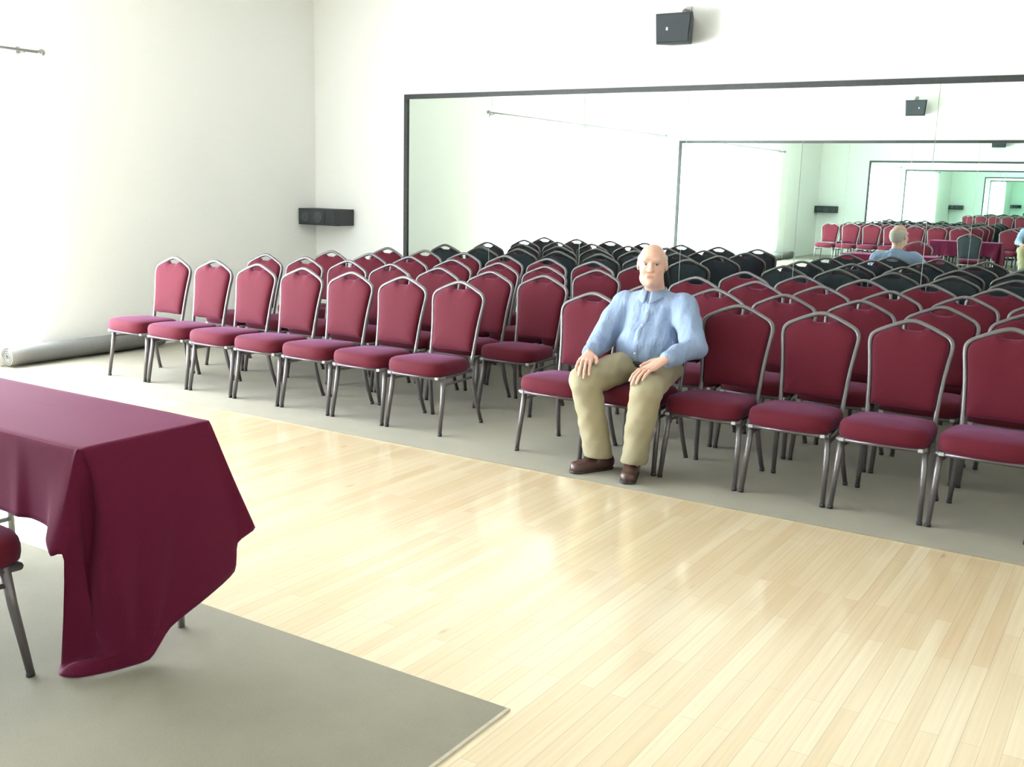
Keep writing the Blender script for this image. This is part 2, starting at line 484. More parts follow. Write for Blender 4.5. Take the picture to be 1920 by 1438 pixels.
def make_chair():
    root = empty('banquet_chair', (0, 0, 0))
    # seat cushion
    def plan(k, z):
        out = []
        for t in np.linspace(0, 2 * PI, 49)[:-1]:
            c, s_ = math.cos(t), math.sin(t)
            e = 0.42
            x = math.copysign(abs(c) ** e, c); y = math.copysign(abs(s_) ** e, s_)
            yy = y * 0.205
            hw = 0.224 - 0.022 * (y + 1) / 2
            fx = x * hw
            bow = -0.022 * (1 - (x ** 2)) * (1 if y < -0.3 else 0.0)
            out.append((fx * k, 0.178 + yy * k + bow * k, z - 0.012 * (y + 1) / 2 * (1 if z > 0.42 else 0)))
        return out
    sb = MB()
    sb.rings([plan(0.93, 0.372), plan(0.985, 0.380), plan(1.0, 0.398), plan(1.0, 0.418), plan(0.985, 0.440), plan(0.95, 0.453),
              plan(0.88, 0.461), plan(0.7, 0.468), plan(0.45, 0.472), plan(0.15, 0.474)])
    seat = sb.build('seat', M['fabric'], root)
    # metal rim under the cushion
    sf = MB()
    sf.tube([(-0.205, 0.005, 0.362), (0.205, 0.005, 0.362)], 0.0115, 8)
    sf.tube([(-0.205, 0.005, 0.362), (-0.170, 0.405, 0.362)], 0.0115, 8)
    sf.tube([(0.205, 0.005, 0.362), (0.170, 0.405, 0.362)], 0.0115, 8)
    sf.tube([(-0.170, 0.405, 0.362), (0.170, 0.405, 0.362)], 0.0115, 8)
    sf.build('seat_frame', M['steel'], root)
    # crown-shaped tube frame of the back
    h = crom(HALF, 40)
    path = [(x, back_y(z), z) for x, z in h] + [(-x, back_y(z), z) for x, z in h[::-1][1:]]
    MB().tube(path, 0.0125, 10).build('back_frame', M['steel'], root)
    # small bar closing the hand hold under the crown
    # padded back: front upholstery and rear panel
    ol = []
    for x, z in crom(HALF[1:], 34):
        if z < 0.478: continue
        zi = z; xi = x - 0.013
        if xi < 0.075:
            break
        ol.append((xi, zi - 0.004))
    right = [(0.03, 0.480), (0.09, 0.478)] + [(0.150, 0.480)] + ol
    xe, ze = ol[-1]
    right += [(0.062, ze + 0.003), (0.048, ze - 0.010), (0.022, ze - 0.013)]
    outline = right + [(-x, z) for x, z in right[::-1]]
    cx, cz = 0.0, 0.68
    def sh(k, dy, shrink=0.0):
        out = []
        for x, z in outline:
            X, Z = cx + (x - cx) * k, cz + (z - cz) * k
            out.append((X, back_y(Z) + dy, Z))
        return out
    bm = MB()
    bm.rings([sh(0.985, 0.010), sh(1.0, 0.004), sh(1.0, -0.008), sh(0.975, -0.020), sh(0.92, -0.028), sh(0.8, -0.034), sh(0.55, -0.037), sh(0.25, -0.038), sh(0.03, -0.038)][::1])
    bm.build('backrest', M['fabric'], root)
    pm = MB()
    pm.rings([sh(0.03, 0.017), sh(0.5, 0.017), sh(0.93, 0.016), sh(0.975, 0.0105)])
    o = pm.build('back_panel', M['backpanel'], root)
    o['label'] = 'dark charcoal rear panel'
    # legs
    for s in (-1, 1):
        lg = MB(); lg.tube([(s * 0.198, 0.052, 0.374), (s * 0.204, 0.038, 0.25), (s * 0.213, 0.0, 0.012)], [0.0165, 0.0155, 0.0125], 10)
        l = lg.build('leg', M['steel'], root)
        MB().tube([(s * 0.213, 0.0, 0.0), (s * 0.213, 0.002, 0.018)], 0.0138, 10).build('foot_cap', M['rubber'], l)
    for s in (-1, 1):
        lg = MB(); lg.tube([(s * 0.168, 0.405, 0.392), (s * 0.172, 0.408, 0.30), (s * 0.186, 0.438, 0.14), (s * 0.200, 0.478, 0.012)], [0.0135, 0.015, 0.0145, 0.0125], 10)
        l = lg.build('leg', M['steel'], root)
        MB().tube([(s * 0.200, 0.479, 0.0), (s * 0.200, 0.477, 0.018)], 0.0138, 10).build('foot_cap', M['rubber'], l)
    for s in (-1, 1):
        MB().tube([(s * 0.201, 0.046, 0.315), (s * 0.172, 0.408, 0.315)], 0.0085, 8).build('stretcher', M['steel'], root)
    for s in (-1, 1):
        MB().box((s * 0.186 - 0.012, -0.008, 0.354), (s * 0.186 + 0.012, 0.004, 0.371)).build('bumper', M['bumper'], root, bevel=0.003)
    return root

chair0 = make_chair()
used = [False]
def place_chair(x, y, rz, label, group):
    o = copy_tree(chair0) if used[0] else chair0
    used[0] = True
    o.location = (x, y, 0.006); o.rotation_euler = (0, 0, rz)
    tag(o, label, 'chair', group)
    return o

X0, PL, PR, RY = -6.977, 0.469, 0.4655, [5.057, 5.87, 6.665, 7.475]
XRT = X0 + 7 * PL + 0.530
ORD = ['first', 'second', 'third', 'fourth', 'fifth', 'sixth', 'seventh']
ROWN = ['front row', 'second row', 'third row', 'back row by the mirror']
LOFF = [0.0, 0.20, 0.215, 0.215]
ROFF = [0.0, 0.0, 0.0, 0.085]
NL, NR = 7, 7
jit = random.Random(3)
chairs = {}
for k in range(4):
    for i in range(NL):
        x = X0 + LOFF[k] + (i + 0.5) * PL * (0.985 if k else 1.0)
        dy, rz = (0, 0) if k == 0 else (jit.uniform(-0.015, 0.015), jit.uniform(-0.005, 0.005))
        lab = 'burgundy chair in the left block, %s, %s from the left wall' % (ROWN[k], ORD[i])
        chairs[('L', k, i)] = place_chair(x, RY[k] + dy, rz, lab, 'burgundy chairs of the left block')
    for i in range(NR):
        x = XRT + ROFF[k] + (i + 0.5) * PR
        dy, rz = (0, 0) if k == 0 else (jit.uniform(-0.015, 0.015), jit.uniform(-0.005, 0.005))
        if k == 0 and i == 1:
            lab = 'burgundy front row chair that the seated man is sitting on'
        else:
            lab = 'burgundy chair in the right block, %s, %s from the aisle' % (ROWN[k], ORD[i])
        chairs[('R', k, i)] = place_chair(x, RY[k] + dy, rz, lab, 'burgundy chairs of the right block')
place_chair(-3.065, 1.735, PI, 'burgundy chair pulled up behind the cloth covered table', 'presenter chairs')

# ------------------------------------------------------------------ table and cloth
TX0, TX1, TY0, TY1, TZ = -3.85, -2.625, 1.795, 2.275, 0.762
tb = empty('folding_table', ((TX0 + TX1) / 2, (TY0 + TY1) / 2, 0.006))
tag(tb, 'narrow folding table under the burgundy cloth, its grey leg showing', 'table')
cx, cyy = (TX0 + TX1) / 2, (TY0 + TY1) / 2
MB().box((TX0 - cx, TY0 - cyy, TZ - 0.036), (TX1 - cx, TY1 - cyy, TZ - 0.010)).build('tabletop', M['laminate'], tb, bevel=0.004)
for sx in (TX0 + 0.09 - cx, TX1 - 0.14 - cx):
    for sy in (-0.10, 0.215):
        MB().tube([(sx, sy, TZ - 0.03), (sx, sy, 0.0)], 0.0125, 10).build('leg', M['tablesteel'], tb)
    MB().tube([(sx, -0.10, 0.20), (sx, 0.215, 0.20)], 0.010, 8).build('leg_brace', M['tablesteel'], tb)

def cloth():
    zt = TZ
    cols = []
    rnd = random.Random(5)
    def side(x, y, out, drop, amp, sgn):
        # a column hanging over a long side; sgn -1 near side, +1 far side
        r = amp * math.sin(x * 23.0) + amp * 0.6 * math.sin(x * 41.0 + 1)
        return [(x, y, zt), (x, y + sgn * 0.012, zt - 0.012), (x, y + sgn * (0.016 + 0.4 * r), zt - drop * 0.45), (x, y + sgn * (0.020 + r), zt - drop)]
    near = [side(x, TY0, 0, 0.262 + 0.01 * math.sin(x * 5), 0.010, -1) for x in np.linspace(TX0 + 0.02, -2.86, 20)]
    cols += near
    N = (TX1, TY0); F = (TX1, TY1)
    cols.append([(-2.77, TY0, zt), (-2.77, TY0 - 0.014, zt - 0.014), (-2.765, TY0 - 0.02, zt - 0.13), (-2.76, TY0 - 0.03, zt - 0.255)])
    cols.append([(-2.69, TY0, zt), (-2.69, TY0 - 0.014, zt - 0.015), (-2.715, TY0 - 0.03, zt - 0.15), (-2.735, TY0 - 0.055, zt - 0.285)])
    # ridge of the corner fold
    cols.append([(N[0] - 0.012, N[1] + 0.004, zt), (N[0] - 0.012, N[1] - 0.014, zt - 0.016), (-2.665, TY0 - 0.035, zt - 0.15), (-2.70, TY0 - 0.065, zt - 0.325)])
    cols.append([(N[0] - 0.004, N[1] + 0.004, zt), (N[0] + 0.004, N[1] - 0.008, zt - 0.017), (-2.645, TY0 - 0.02, zt - 0.16), (-2.672, TY0 - 0.04, zt - 0.34)])
    # recess behind the ridge, falls to the floor
    cols.append([(N[0], N[1] + 0.008, zt), (N[0] + 0.008, N[1] + 0.01, zt - 0.017), (-2.655, TY0 + 0.06, zt - 0.2), (-2.700, TY0 + 0.05, zt - 0.42),
                 (-2.705, TY0 + 0.06, 0.20), (-2.715, TY0 + 0.085, 0.10), (-2.79, TY0 + 0.05, 0.045), (-2.835, TY0 + 0.035, 0.012)])
    # end face: columns from the near to the far corner
    cols.append([(N[0], N[1] + 0.03, zt), (N[0] + 0.012, N[1] + 0.03, zt - 0.016), (-2.607, TY0 + 0.045, zt - 0.2), (-2.632, TY0 + 0.055, zt - 0.42),
                 (-2.655, TY0 + 0.085, 0.18), (-2.68, TY0 + 0.085, 0.075), (-2.755, TY0 + 0.015, 0.045), (-2.775, TY0 - 0.012, 0.011)])
    cols.append([(N[0], N[1] + 0.10, zt), (N[0] + 0.012, N[1] + 0.10, zt - 0.016), (-2.600, TY0 + 0.10, zt - 0.2), (-2.604, TY0 + 0.105, zt - 0.42),
                 (-2.622, TY0 + 0.125, 0.17), (-2.635, TY0 + 0.12, 0.080), (-2.695, TY0 + 0.045, 0.055), (-2.715, TY0 + 0.012, 0.011)])
    cols.append([(N[0], N[1] + 0.18, zt), (N[0] + 0.012, N[1] + 0.18, zt - 0.016), (-2.602, TY0 + 0.18, zt - 0.2), (-2.612, TY0 + 0.175, zt - 0.42),
                 (-2.632, TY0 + 0.17, 0.16), (-2.632, TY0 + 0.165, 0.070), (-2.650, TY0 + 0.12, 0.050), (-2.668, TY0 + 0.095, 0.012)])
    cols.append([(N[0], N[1] + 0.25, zt), (N[0] + 0.012, N[1] + 0.25, zt - 0.016), (-2.598, TY0 + 0.25, zt - 0.2), (-2.598, TY0 + 0.245, zt - 0.42),
                 (-2.612, TY0 + 0.232, 0.15), (-2.628, TY0 + 0.222, 0.06), (-2.622, TY0 + 0.225, 0.042), (-2.634, TY0 + 0.215, 0.014)])
    cols.append([(N[0], N[1] + 0.31, zt), (N[0] + 0.012, N[1] + 0.31, zt - 0.016), (-2.602, TY0 + 0.315, zt - 0.2), (-2.610, TY0 + 0.31, zt - 0.42),
                 (-2.618, TY0 + 0.30, 0.19), (-2.622, TY0 + 0.295, 0.10)])
    cols.append([(N[0], N[1] + 0.38, zt), (N[0] + 0.012, N[1] + 0.38, zt - 0.016), (-2.600, TY0 + 0.40, zt - 0.2), (-2.598, TY0 + 0.42, zt - 0.42), (-2.600, TY0 + 0.435, 0.165)])
    cols.append([(N[0], N[1] + 0.44, zt), (N[0] + 0.012, N[1] + 0.445, zt - 0.016), (-2.606, TY0 + 0.49, zt - 0.22), (-2.606, TY0 + 0.535, zt - 0.42), (-2.606, TY0 + 0.560, 0.215)])
    cols.append([(F[0], F[1] - 0.014, zt), (F[0] + 0.011, F[1] - 0.010, zt - 0.016), (-2.612, TY1 + 0.045, zt - 0.2), (-2.612, TY1 + 0.098, 0.40), (-2.614, TY1 + 0.105, 0.31)])
    cols.append([(F[0], F[1] - 0.004, zt), (F[0] + 0.008, F[1] + 0.006, zt - 0.016), (-2.600, TY1 + 0.075, zt - 0.2), (-2.590, TY1 + 0.165, 0.355)])
    cols.append([(F[0] - 0.012, F[1], zt), (F[0] - 0.01, F[1] + 0.012, zt - 0.016), (-2.645, TY1 + 0.055, zt - 0.17), (-2.655, TY1 + 0.10, 0.41)])
    cols.append([(-2.70, TY1, zt), (-2.70, TY1 + 0.013, zt - 0.015), (-2.71, TY1 + 0.03, zt - 0.14), (-2.72, TY1 + 0.05, 0.47)])
    cols += [side(x, TY1, 0, 0.262 + 0.01 * math.sin(x * 6), 0.010, 1) for x in np.linspace(-2.82, TX0 + 0.02, 20)]
    # left end
    for y in np.linspace(TY1 - 0.01, TY0 + 0.01, 7):
        cols.append([(TX0, y, zt), (TX0 - 0.012, y, zt - 0.014), (TX0 - 0.02 - 0.01 * math.sin(y * 20), y, zt - 0.15), (TX0 - 0.028 - 0.014 * math.sin(y * 25), y, zt - 0.30)])
    m = 26
    C = np.array([crom(c, m) for c in cols])            # columns x m x 3
    K = len(C); sub = 4
    rowsn = []
    Cw = np.concatenate([C[-1:], C, C[:2]])
    fine = []
    for i in range(K):
        a, b, c, d = Cw[i], Cw[i + 1], Cw[i + 2], Cw[i + 3]
        for q in range(sub):
            t = q / sub
            fine.append(0.5 * (2 * b + (c - a) * t * 0.7 + (0.7 * 0 + 1) * 0) if False else
                        (b * (2 * t ** 3 - 3 * t ** 2 + 1) + c * (-2 * t ** 3 + 3 * t ** 2) + 0.35 * (c - a) * (t ** 3 - 2 * t ** 2 + t) + 0.35 * (d - b) * (t ** 3 - t ** 2)))
    Fm = np.array(fine); n = len(Fm)
    Fm[:, :, 2] = np.maximum(Fm[:, :, 2], 0.011)
    v = [tuple(Fm[i, j]) for j in range(m) for i in range(n)]
    f = []
    for j in range(m - 1):
        for i in range(n):
            i2 = (i + 1) % n
            f.append((j * n + i, (j + 1) * n + i, (j + 1) * n + i2, j * n + i2))
    # top: shrink the ring towards the centre line
    top = Fm[:, 0]
    prev = 0
    ringi = list(range(n))
    for s in (0.985, 0.9, 0.6, 0.25):
        base = len(v)
        for i in range(n):
            x, y, z = top[i]
            yy = (TY0 + TY1) / 2 + (y - (TY0 + TY1) / 2) * s
            xx = (TX0 + TX1) / 2 + (x - (TX0 + TX1) / 2) * (1 - (1 - s) * 0.25)
            v.append((xx, yy, TZ + 0.001 + 0.0015 * math.sin(xx * 9) * (1 - s)))
        new = list(range(base, base + n))
        for i in range(n):
            i2 = (i + 1) % n
            f.append((ringi[i], ringi[i2], new[i2], new[i]))
        ringi = new
    f.append(tuple(ringi))
    mb = MB(); mb.add(v, f)
    o = mb.build('tablecloth', M['cloth'])
    md = o.modifiers.new('thick', 'SOLIDIFY'); md.thickness = 0.0025; md.offset = 0
    return o
tag(cloth(), 'burgundy tablecloth draped over the table, one corner trailing on the carpet', 'tablecloth')

# ------------------------------------------------------------------ the seated man
def rcone(P, a, b, r1, r2):
    a = np.array(a, float); b = np.array(b, float); ba = b - a
    h = np.clip(((P - a) @ ba) / (ba @ ba), 0, 1)
    return np.linalg.norm(P - a - h[:, None] * ba, axis=1) - (r1 + (r2 - r1) * h)
def ell(P, c, r):
    q = P - np.array(c, float); r = np.array(r, float)
    k0 = np.linalg.norm(q / r, axis=1); k1 = np.linalg.norm(q / (r * r), axis=1) + 1e-9
    return k0 * (k0 - 1) / k1
def smin(a, b, k):
    h = np.clip(0.5 + 0.5 * (b - a) / k, 0, 1)
    return b * (1 - h) + a * h - k * h * (1 - h)
def smax(a, b, k):
    return -smin(-a, -b, k)

def sdf_mesh(fn, lo, hi, h):
    """surface-nets mesh of fn(P) < 0, only the blocks near the surface are sampled finely"""
    lo = np.array(lo, float); hi = np.array(hi, float); B = 4
    nb = np.ceil((hi - lo) / (h * B)).astype(int)
    n = nb * B
    ax = [lo[i] + (np.arange(nb[i]) * B + B / 2 - 0.5) * h for i in range(3)]
    G = np.stack(np.meshgrid(*ax, indexing='ij'), -1).reshape(-1, 3)
    dc = fn(G)
    D = np.repeat(np.repeat(np.repeat(dc.reshape(nb), B, 0), B, 1), B, 2).astype(np.float32)
    act = np.where(np.abs(dc) < h * B * 1.6)[0]
    bi = np.stack(np.unravel_index(act, nb), -1) * B
    off = np.stack(np.meshgrid(*[np.arange(B)] * 3, indexing='ij'), -1).reshape(-1, 3)
    idx = (bi[:, None, :] + off[None]).reshape(-1, 3)
    for s in range(0, len(idx), 400000):
        I = idx[s:s + 400000]
        D[I[:, 0], I[:, 1], I[:, 2]] = fn(lo + I * h)
    ins = D < 0
    cnt = np.zeros(np.array(D.shape) - 1, np.int8)
    for a in (0, 1):
        for b in (0, 1):
            for c in (0, 1):
                cnt += ins[a:n[0] - 1 + a, b:n[1] - 1 + b, c:n[2] - 1 + c]
    cells = np.argwhere((cnt > 0) & (cnt < 8))
    vid = -np.ones(cnt.shape, np.int64)
    vid[tuple(cells.T)] = np.arange(len(cells))
    acc = np.zeros((len(cells), 3)); k = np.zeros(len(cells))
    cor = [(a, b, c) for a in (0, 1) for b in (0, 1) for c in (0, 1)]
    val = {c: D[cells[:, 0] + c[0], cells[:, 1] + c[1], cells[:, 2] + c[2]] for c in cor}
    for c in cor:
        for d in range(3):
            if c[d] == 0:
                e = list(c); e[d] = 1; e = tuple(e)
                m = (val[c] < 0) != (val[e] < 0)
                t = np.where(m, val[c] / np.where(m, val[c] - val[e], 1), 0)
                p = np.tile(np.array(c, float), (len(cells), 1)); p[:, d] += t
                acc[m] += p[m]; k[m] += 1
    V = lo + (cells + acc / k[:, None]) * h
    F = []
    for d in range(3):
        u, w_ = [(1, 2), (2, 0), (0, 1)][d]
        sl = [slice(1, n[i] - 1) for i in range(3)]; sl[d] = slice(0, n[d] - 1)
        s2 = list(sl); s2[d] = slice(1, n[d])
        A = ins[tuple(sl)]; Bb = ins[tuple(s2)]
        E = np.argwhere(A != Bb); inside = A[tuple(E.T)]
        E = E + np.array([s.start for s in sl])
        def q(du, dw):
            I = E.copy(); I[:, u] -= du; I[:, w_] -= dw
            return vid[tuple(I.T)]
        Q = np.stack([q(1, 1), q(0, 1), q(0, 0), q(1, 0)], -1)
        Q[~inside] = Q[~inside][:, ::-1]
        F.append(Q)
    F = np.concatenate(F)
    F = F[(F >= 0).all(1)]
    return V, F

def sdf_obj(name, fn, lo, hi, h, mat, parent):
    V, F = sdf_mesh(fn, lo, hi, h)
    me = bpy.data.meshes.new(name)
    me.from_pydata(V.tolist(), [], F.tolist()); me.update()
    me.polygons.foreach_set('use_smooth', [True] * len(me.polygons))
    me.materials.append(mat)
    o = bpy.data.objects.new(name, me); COL.objects.link(o)
    if parent: o.parent = parent
    return o

HC = np.array([-0.008, 0.050, 1.133]); HA = math.radians(21)
ca, sa = math.cos(HA), math.sin(HA)
def to_head(P):
    q = P - HC
    return np.stack([q[:, 0] * ca + q[:, 1] * sa, -q[:, 0] * sa + q[:, 1] * ca, q[:, 2]], -1)
def from_head(p):
    x, y, z = p
    return (HC[0] + x * ca - y * sa, HC[1] + x * sa + y * ca, HC[2] + z)

def skull(Q, o=0.0):
    d = ell(Q, (0, 0.016, 0.028), (0.076 + o, 0.096 + o, 0.088 + o))
    return smin(d, ell(Q, (0, 0.05, -0.01), (0.062 + o, 0.058 + o, 0.07 + o)), 0.03)
def head(P):
    Q = to_head(P)
    d = skull(Q)
    d = smin(d, ell(Q, (0, -0.028, -0.022), (0.063, 0.062, 0.084)), 0.03)
    d = smin(d, ell(Q, (0, -0.040, -0.076), (0.047, 0.044, 0.034)), 0.03)
    for s in (-1, 1):
        d = smin(d, ell(Q, (s * 0.037, -0.060, -0.028), (0.025, 0.025, 0.026)), 0.02)
        d = smin(d, ell(Q, (s * 0.043, -0.030, -0.074), (0.022, 0.035, 0.026)), 0.02)
        d = smin(d, ell(Q, (s * 0.079, 0.016, -0.002), (0.009, 0.021, 0.032)), 0.008)
    d = smin(d, rcone(Q, (-0.037, -0.080, 0.029), (0.037, -0.080, 0.029), 0.0145, 0.0145), 0.014)
    for s in (-1, 1):
        d = smax(d, -ell(Q, (s * 0.031, -0.097, 0.010), (0.019, 0.016, 0.0095)), 0.010)
    d = smin(d, rcone(Q, (0, -0.086, 0.016), (0, -0.108, -0.022), 0.008, 0.0135), 0.012)
    for s in (-1, 1):
        d = smin(d, ell(Q, (s * 0.012, -0.096, -0.026), (0.009, 0.011, 0.008)), 0.006)
    d = smin(d, rcone(Q, (-0.019, -0.085, -0.055), (0.019, -0.085, -0.055), 0.0065, 0.0065), 0.008)
    d = smin(d, rcone(Q, (-0.017, -0.083, -0.0675), (0.017, -0.083, -0.0675), 0.0075, 0.0075), 0.008)
    d = smax(d, -rcone(Q, (-0.022, -0.096, -0.061), (0.022, -0.096, -0.061), 0.004, 0.004), 0.005)
    d = smin(d, ell(Q, (0, -0.074, -0.094), (0.022, 0.020, 0.016)), 0.015)
    d = smin(d, ell(Q, (0, -0.012, -0.100), (0.045, 0.050, 0.026)), 0.03)
    return d

HANDS = [dict(W=(-0.192, -0.318, 0.648), K=(-0.158, -0.425, 0.632), C=0.527, inner=1),
         dict(W=(0.258, -0.305, 0.662), K=(0.216, -0.420, 0.630), C=0.522, inner=-1)]
def hand_prims(hd):
    W = np.array(hd['W']); K = np.array(hd['K'])
    d = (K - W) * np.array([1, 1, 0]); d /= np.linalg.norm(d)
    s = np.array([-d[1], d[0], 0.0]) * -1.0          # lateral axis
    if s[0] * hd['inner'] < 0: s = -s                # +s points to the thumb side
    out = []
    ln = [0.94, 1.06, 1.0, 0.80]
    for i, o in enumerate((0.031, 0.0105, -0.0105, -0.030)):
        base = K + s * o - d * (0.004 if i in (0, 2) else (0.0 if i == 1 else 0.013))
        base = base + np.array([0, 0, -0.003 * abs(o) / 0.03])
        out.append((W + s * o * 0.45 + d * 0.006, base, 0.0145, 0.0118, 0.013))
        R = base[2] - hd['C']
        p = base; rr = 0.0098
        for th, rn in ((25, 0.0090), (49, 0.0084), (70 if i != 1 else 72, 0.0074)):
            t = math.radians(th) * ln[i]
            q = np.array([base[0], base[1], hd['C']]) + d * R * math.sin(t) + np.array([0, 0, R * math.cos(t)])
            q = q + s * o * 0.25 * t
            out.append((p, q, rr, rn, 0.004)); p = q; rr = rn
    t0 = W + d * 0.022 + s * 0.020 - np.array([0, 0, 0.002])
    t1 = W + d * 0.060 + s * 0.050 - np.array([0, 0, 0.012])
    t2 = W + d * 0.092 + s * 0.060 - np.array([0, 0, 0.022])
    t3 = W + d * 0.118 + s * 0.060 - np.array([0, 0, 0.030])
    out += [(t0, t1, 0.0150, 0.0125, 0.010), (t1, t2, 0.0115, 0.0102, 0.004), (t2, t3, 0.0102, 0.0082, 0.004)]
    return out
HP = [hand_prims(h) for h in HANDS]

def body(P):
    d = head(P)
    d = smin(d, rcone(P, (-0.010, 0.125, 0.93), (-0.010, 0.085, 1.055), 0.060, 0.055), 0.03)
    # trunk and limbs under the clothes
    t = ell(P, (-0.012, 0.125, 0.79), (0.165, 0.10, 0.19))
    t = smin(t, ell(P, (0.0, 0.055, 0.62), (0.15, 0.13, 0.12)), 0.05)
    t = smin(t, rcone(P, (-0.15, 0.12, 0.89), (0.125, 0.115, 0.905), 0.05, 0.05), 0.04)
    d = smin(d, t, 0.03)
    for a, e, wv in (((-0.185, 0.115, 0.885), (-0.265, -0.05, 0.672), HANDS[0]['W']), ((0.165, 0.11, 0.905), (0.31, -0.05, 0.705), HANDS[1]['W'])):
        d = smin(d, rcone(P, a, e, 0.048, 0.040), 0.02)
        d = smin(d, rcone(P, e, wv, 0.040, 0.0255), 0.01)
    for hp, kn, an in (((-0.085, 0.03, 0.55), (-0.15, -0.435, 0.527), (-0.104, -0.325, 0.06)), ((0.105, 0.03, 0.55), (0.214, -0.435, 0.522), (0.112, -0.325, 0.06))):
        d = smin(d, rcone(P, hp, kn, 0.070, 0.055), 0.03)
        d = smin(d, rcone(P, kn, an, 0.055, 0.028), 0.01)
    for hp in HP:
        lo = np.min([np.minimum(p[0], p[1]) for p in hp], 0) - 0.06; hi = np.max([np.maximum(p[0], p[1]) for p in hp], 0) + 0.06
        m = ((P > lo) & (P < hi)).all(1)
        if m.any():
            Pm = P[m]; h = None
            for a, b, r1, r2, k in hp:
                c = rcone(Pm, a, b, r1, r2)
                h = c if h is None else smin(h, c, k)
            d[m] = smin(d[m], h, 0.008)
    return d

def folds(P, a):
    x, y, z = P[:, 0], P[:, 1], P[:, 2]
    return a * (np.sin(31 * x + 17 * z + 9 * y) * 0.5 + np.sin(47 * z - 23 * x + 31 * y + 1.3) * 0.35 + np.sin(71 * x + 53 * y - 39 * z) * 0.25)

def torso(P):
    d = ell(P, (-0.014, 0.128, 0.795), (0.198, 0.128, 0.20))
    d = smin(d, ell(P, (0.0, 0.040, 0.675), (0.186, 0.168, 0.150)), 0.06)
    d = smin(d, rcone(P, (-0.170, 0.125, 0.888), (0.142, 0.12, 0.903), 0.072, 0.072), 0.05)
    d = smin(d, rcone(P, (-0.010, 0.128, 0.89), (-0.010, 0.112, 0.985), 0.115, 0.066), 0.03)
    return d
def shirt(P):
    t = smax(torso(P), 0.572 - P[:, 2], 0.01)
    d = t
    for a, e, wv, r in (((-0.205, 0.115, 0.878), (-0.272, -0.05, 0.674), (-0.203, -0.285, 0.652), 0.083),
                        ((0.172, 0.11, 0.902), (0.312, -0.05, 0.707), (0.266, -0.272, 0.668), 0.080)):
        ar = rcone(P, a, e, r, 0.067)
        ar = smin(ar, rcone(P, e, wv, 0.068, 0.045), 0.02)
        d = smin(d, ar, 0.022)
    d = d + folds(P, 0.0075)
    d = smax(d, -(rcone(P, (-0.010, 0.125, 0.93), (-0.010, 0.085, 1.055), 0.060, 0.055) - 0.002), 0.004)
    return smax(d, P[:, 2] - 0.983, 0.004)
LEGS = [((-0.085, 0.03, 0.555), (-0.150, -0.425, 0.520), (-0.104, -0.325, 0.075), 0.087, 0.076),
        ((0.105, 0.03, 0.555), (0.214, -0.425, 0.516), (0.112, -0.325, 0.075), 0.087, 0.070)]
def trousers(P):
    d = ell(P, (0.01, 0.065, 0.560), (0.184, 0.160, 0.110))
    for hp, kn, an, rk, rh in LEGS:
        th = rcone(P, hp, kn, 0.100, rk)
        d = smin(d, th, 0.035)
    d = smax(d, 0.470 - np.maximum(0, -0.24 - P[:, 1]) * 1.2 - P[:, 2], 0.012)
    for hp, kn, an, rk, rh in LEGS:
        d = smin(d, rcone(P, kn, an, rk - 0.001, rh), 0.02)
    d = d + folds(P, 0.0045) + 0.0015 * np.sin(90 * P[:, 2] + 40 * P[:, 0])
    return smax(d, 0.076 - P[:, 2] - 0.05 * (P[:, 1] + 0.30), 0.004)
def belt(P):
    d = smin(ell(P, (0.01, 0.065, 0.560), (0.190, 0.166, 0.116)), torso(P) + 0.002, 0.03)
    return smax(d - 0.004, np.abs(P[:, 2] - 0.582) - 0.016, 0.004)
FEET = [((-0.082, -0.268), (-0.172, -0.440)), ((0.082, -0.275), (0.142, -0.448))]
def shoe(ft):
    (hx, hy), (tx, ty) = ft
    def fn(P):
        d = rcone(P, (hx, hy, 0.040), (tx, ty, 0.030), 0.040, 0.043)
        d = smin(d, rcone(P, (hx, hy, 0.05), (hx * 0.75 + tx * 0.25, hy * 0.75 + ty * 0.25, 0.085), 0.038, 0.040), 0.03)
        top = P[:, 2] - 0.062 - 0.060 * np.clip(((P[:, 0] - tx) * (hx - tx) + (P[:, 1] - ty) * (hy - ty)) / ((hx - tx) ** 2 + (hy - ty) ** 2), 0, 1)
        d = smax(d, top, 0.012)
        return smax(d, 0.012 - P[:, 2], 0.004)
    return fn
def sole(ft):
    (hx, hy), (tx, ty) = ft
    def fn(P):
        Q = P.copy(); Q[:, 2] = 0
        d = rcone(Q, (hx, hy, 0), (tx, ty, 0), 0.041, 0.0455)
        return smax(d, np.abs(P[:, 2] - 0.008) - 0.008, 0.002)
    return fn
def hairf(P):
    Q = to_head(P)
    d = skull(Q, 0.0085) + 0.0012 * np.sin(240 * Q[:, 0]) * np.sin(210 * Q[:, 2] + 130 * Q[:, 1])
    d = smax(d, Q[:, 2] - 0.048 - 0.25 * np.clip(Q[:, 1], 0, 1), 0.012)   # bald crown
    d = smax(d, -(Q[:, 1] + 0.020 - 0.35 * np.clip(0.02 - Q[:, 2], 0, 1)), 0.008)
    for s in (-1, 1):
        d = smax(d, -(ell(Q, (s * 0.083, 0.016, -0.006), (0.020, 0.026, 0.036))), 0.005)
    return smax(d, -(Q[:, 2] + 0.066), 0.01)

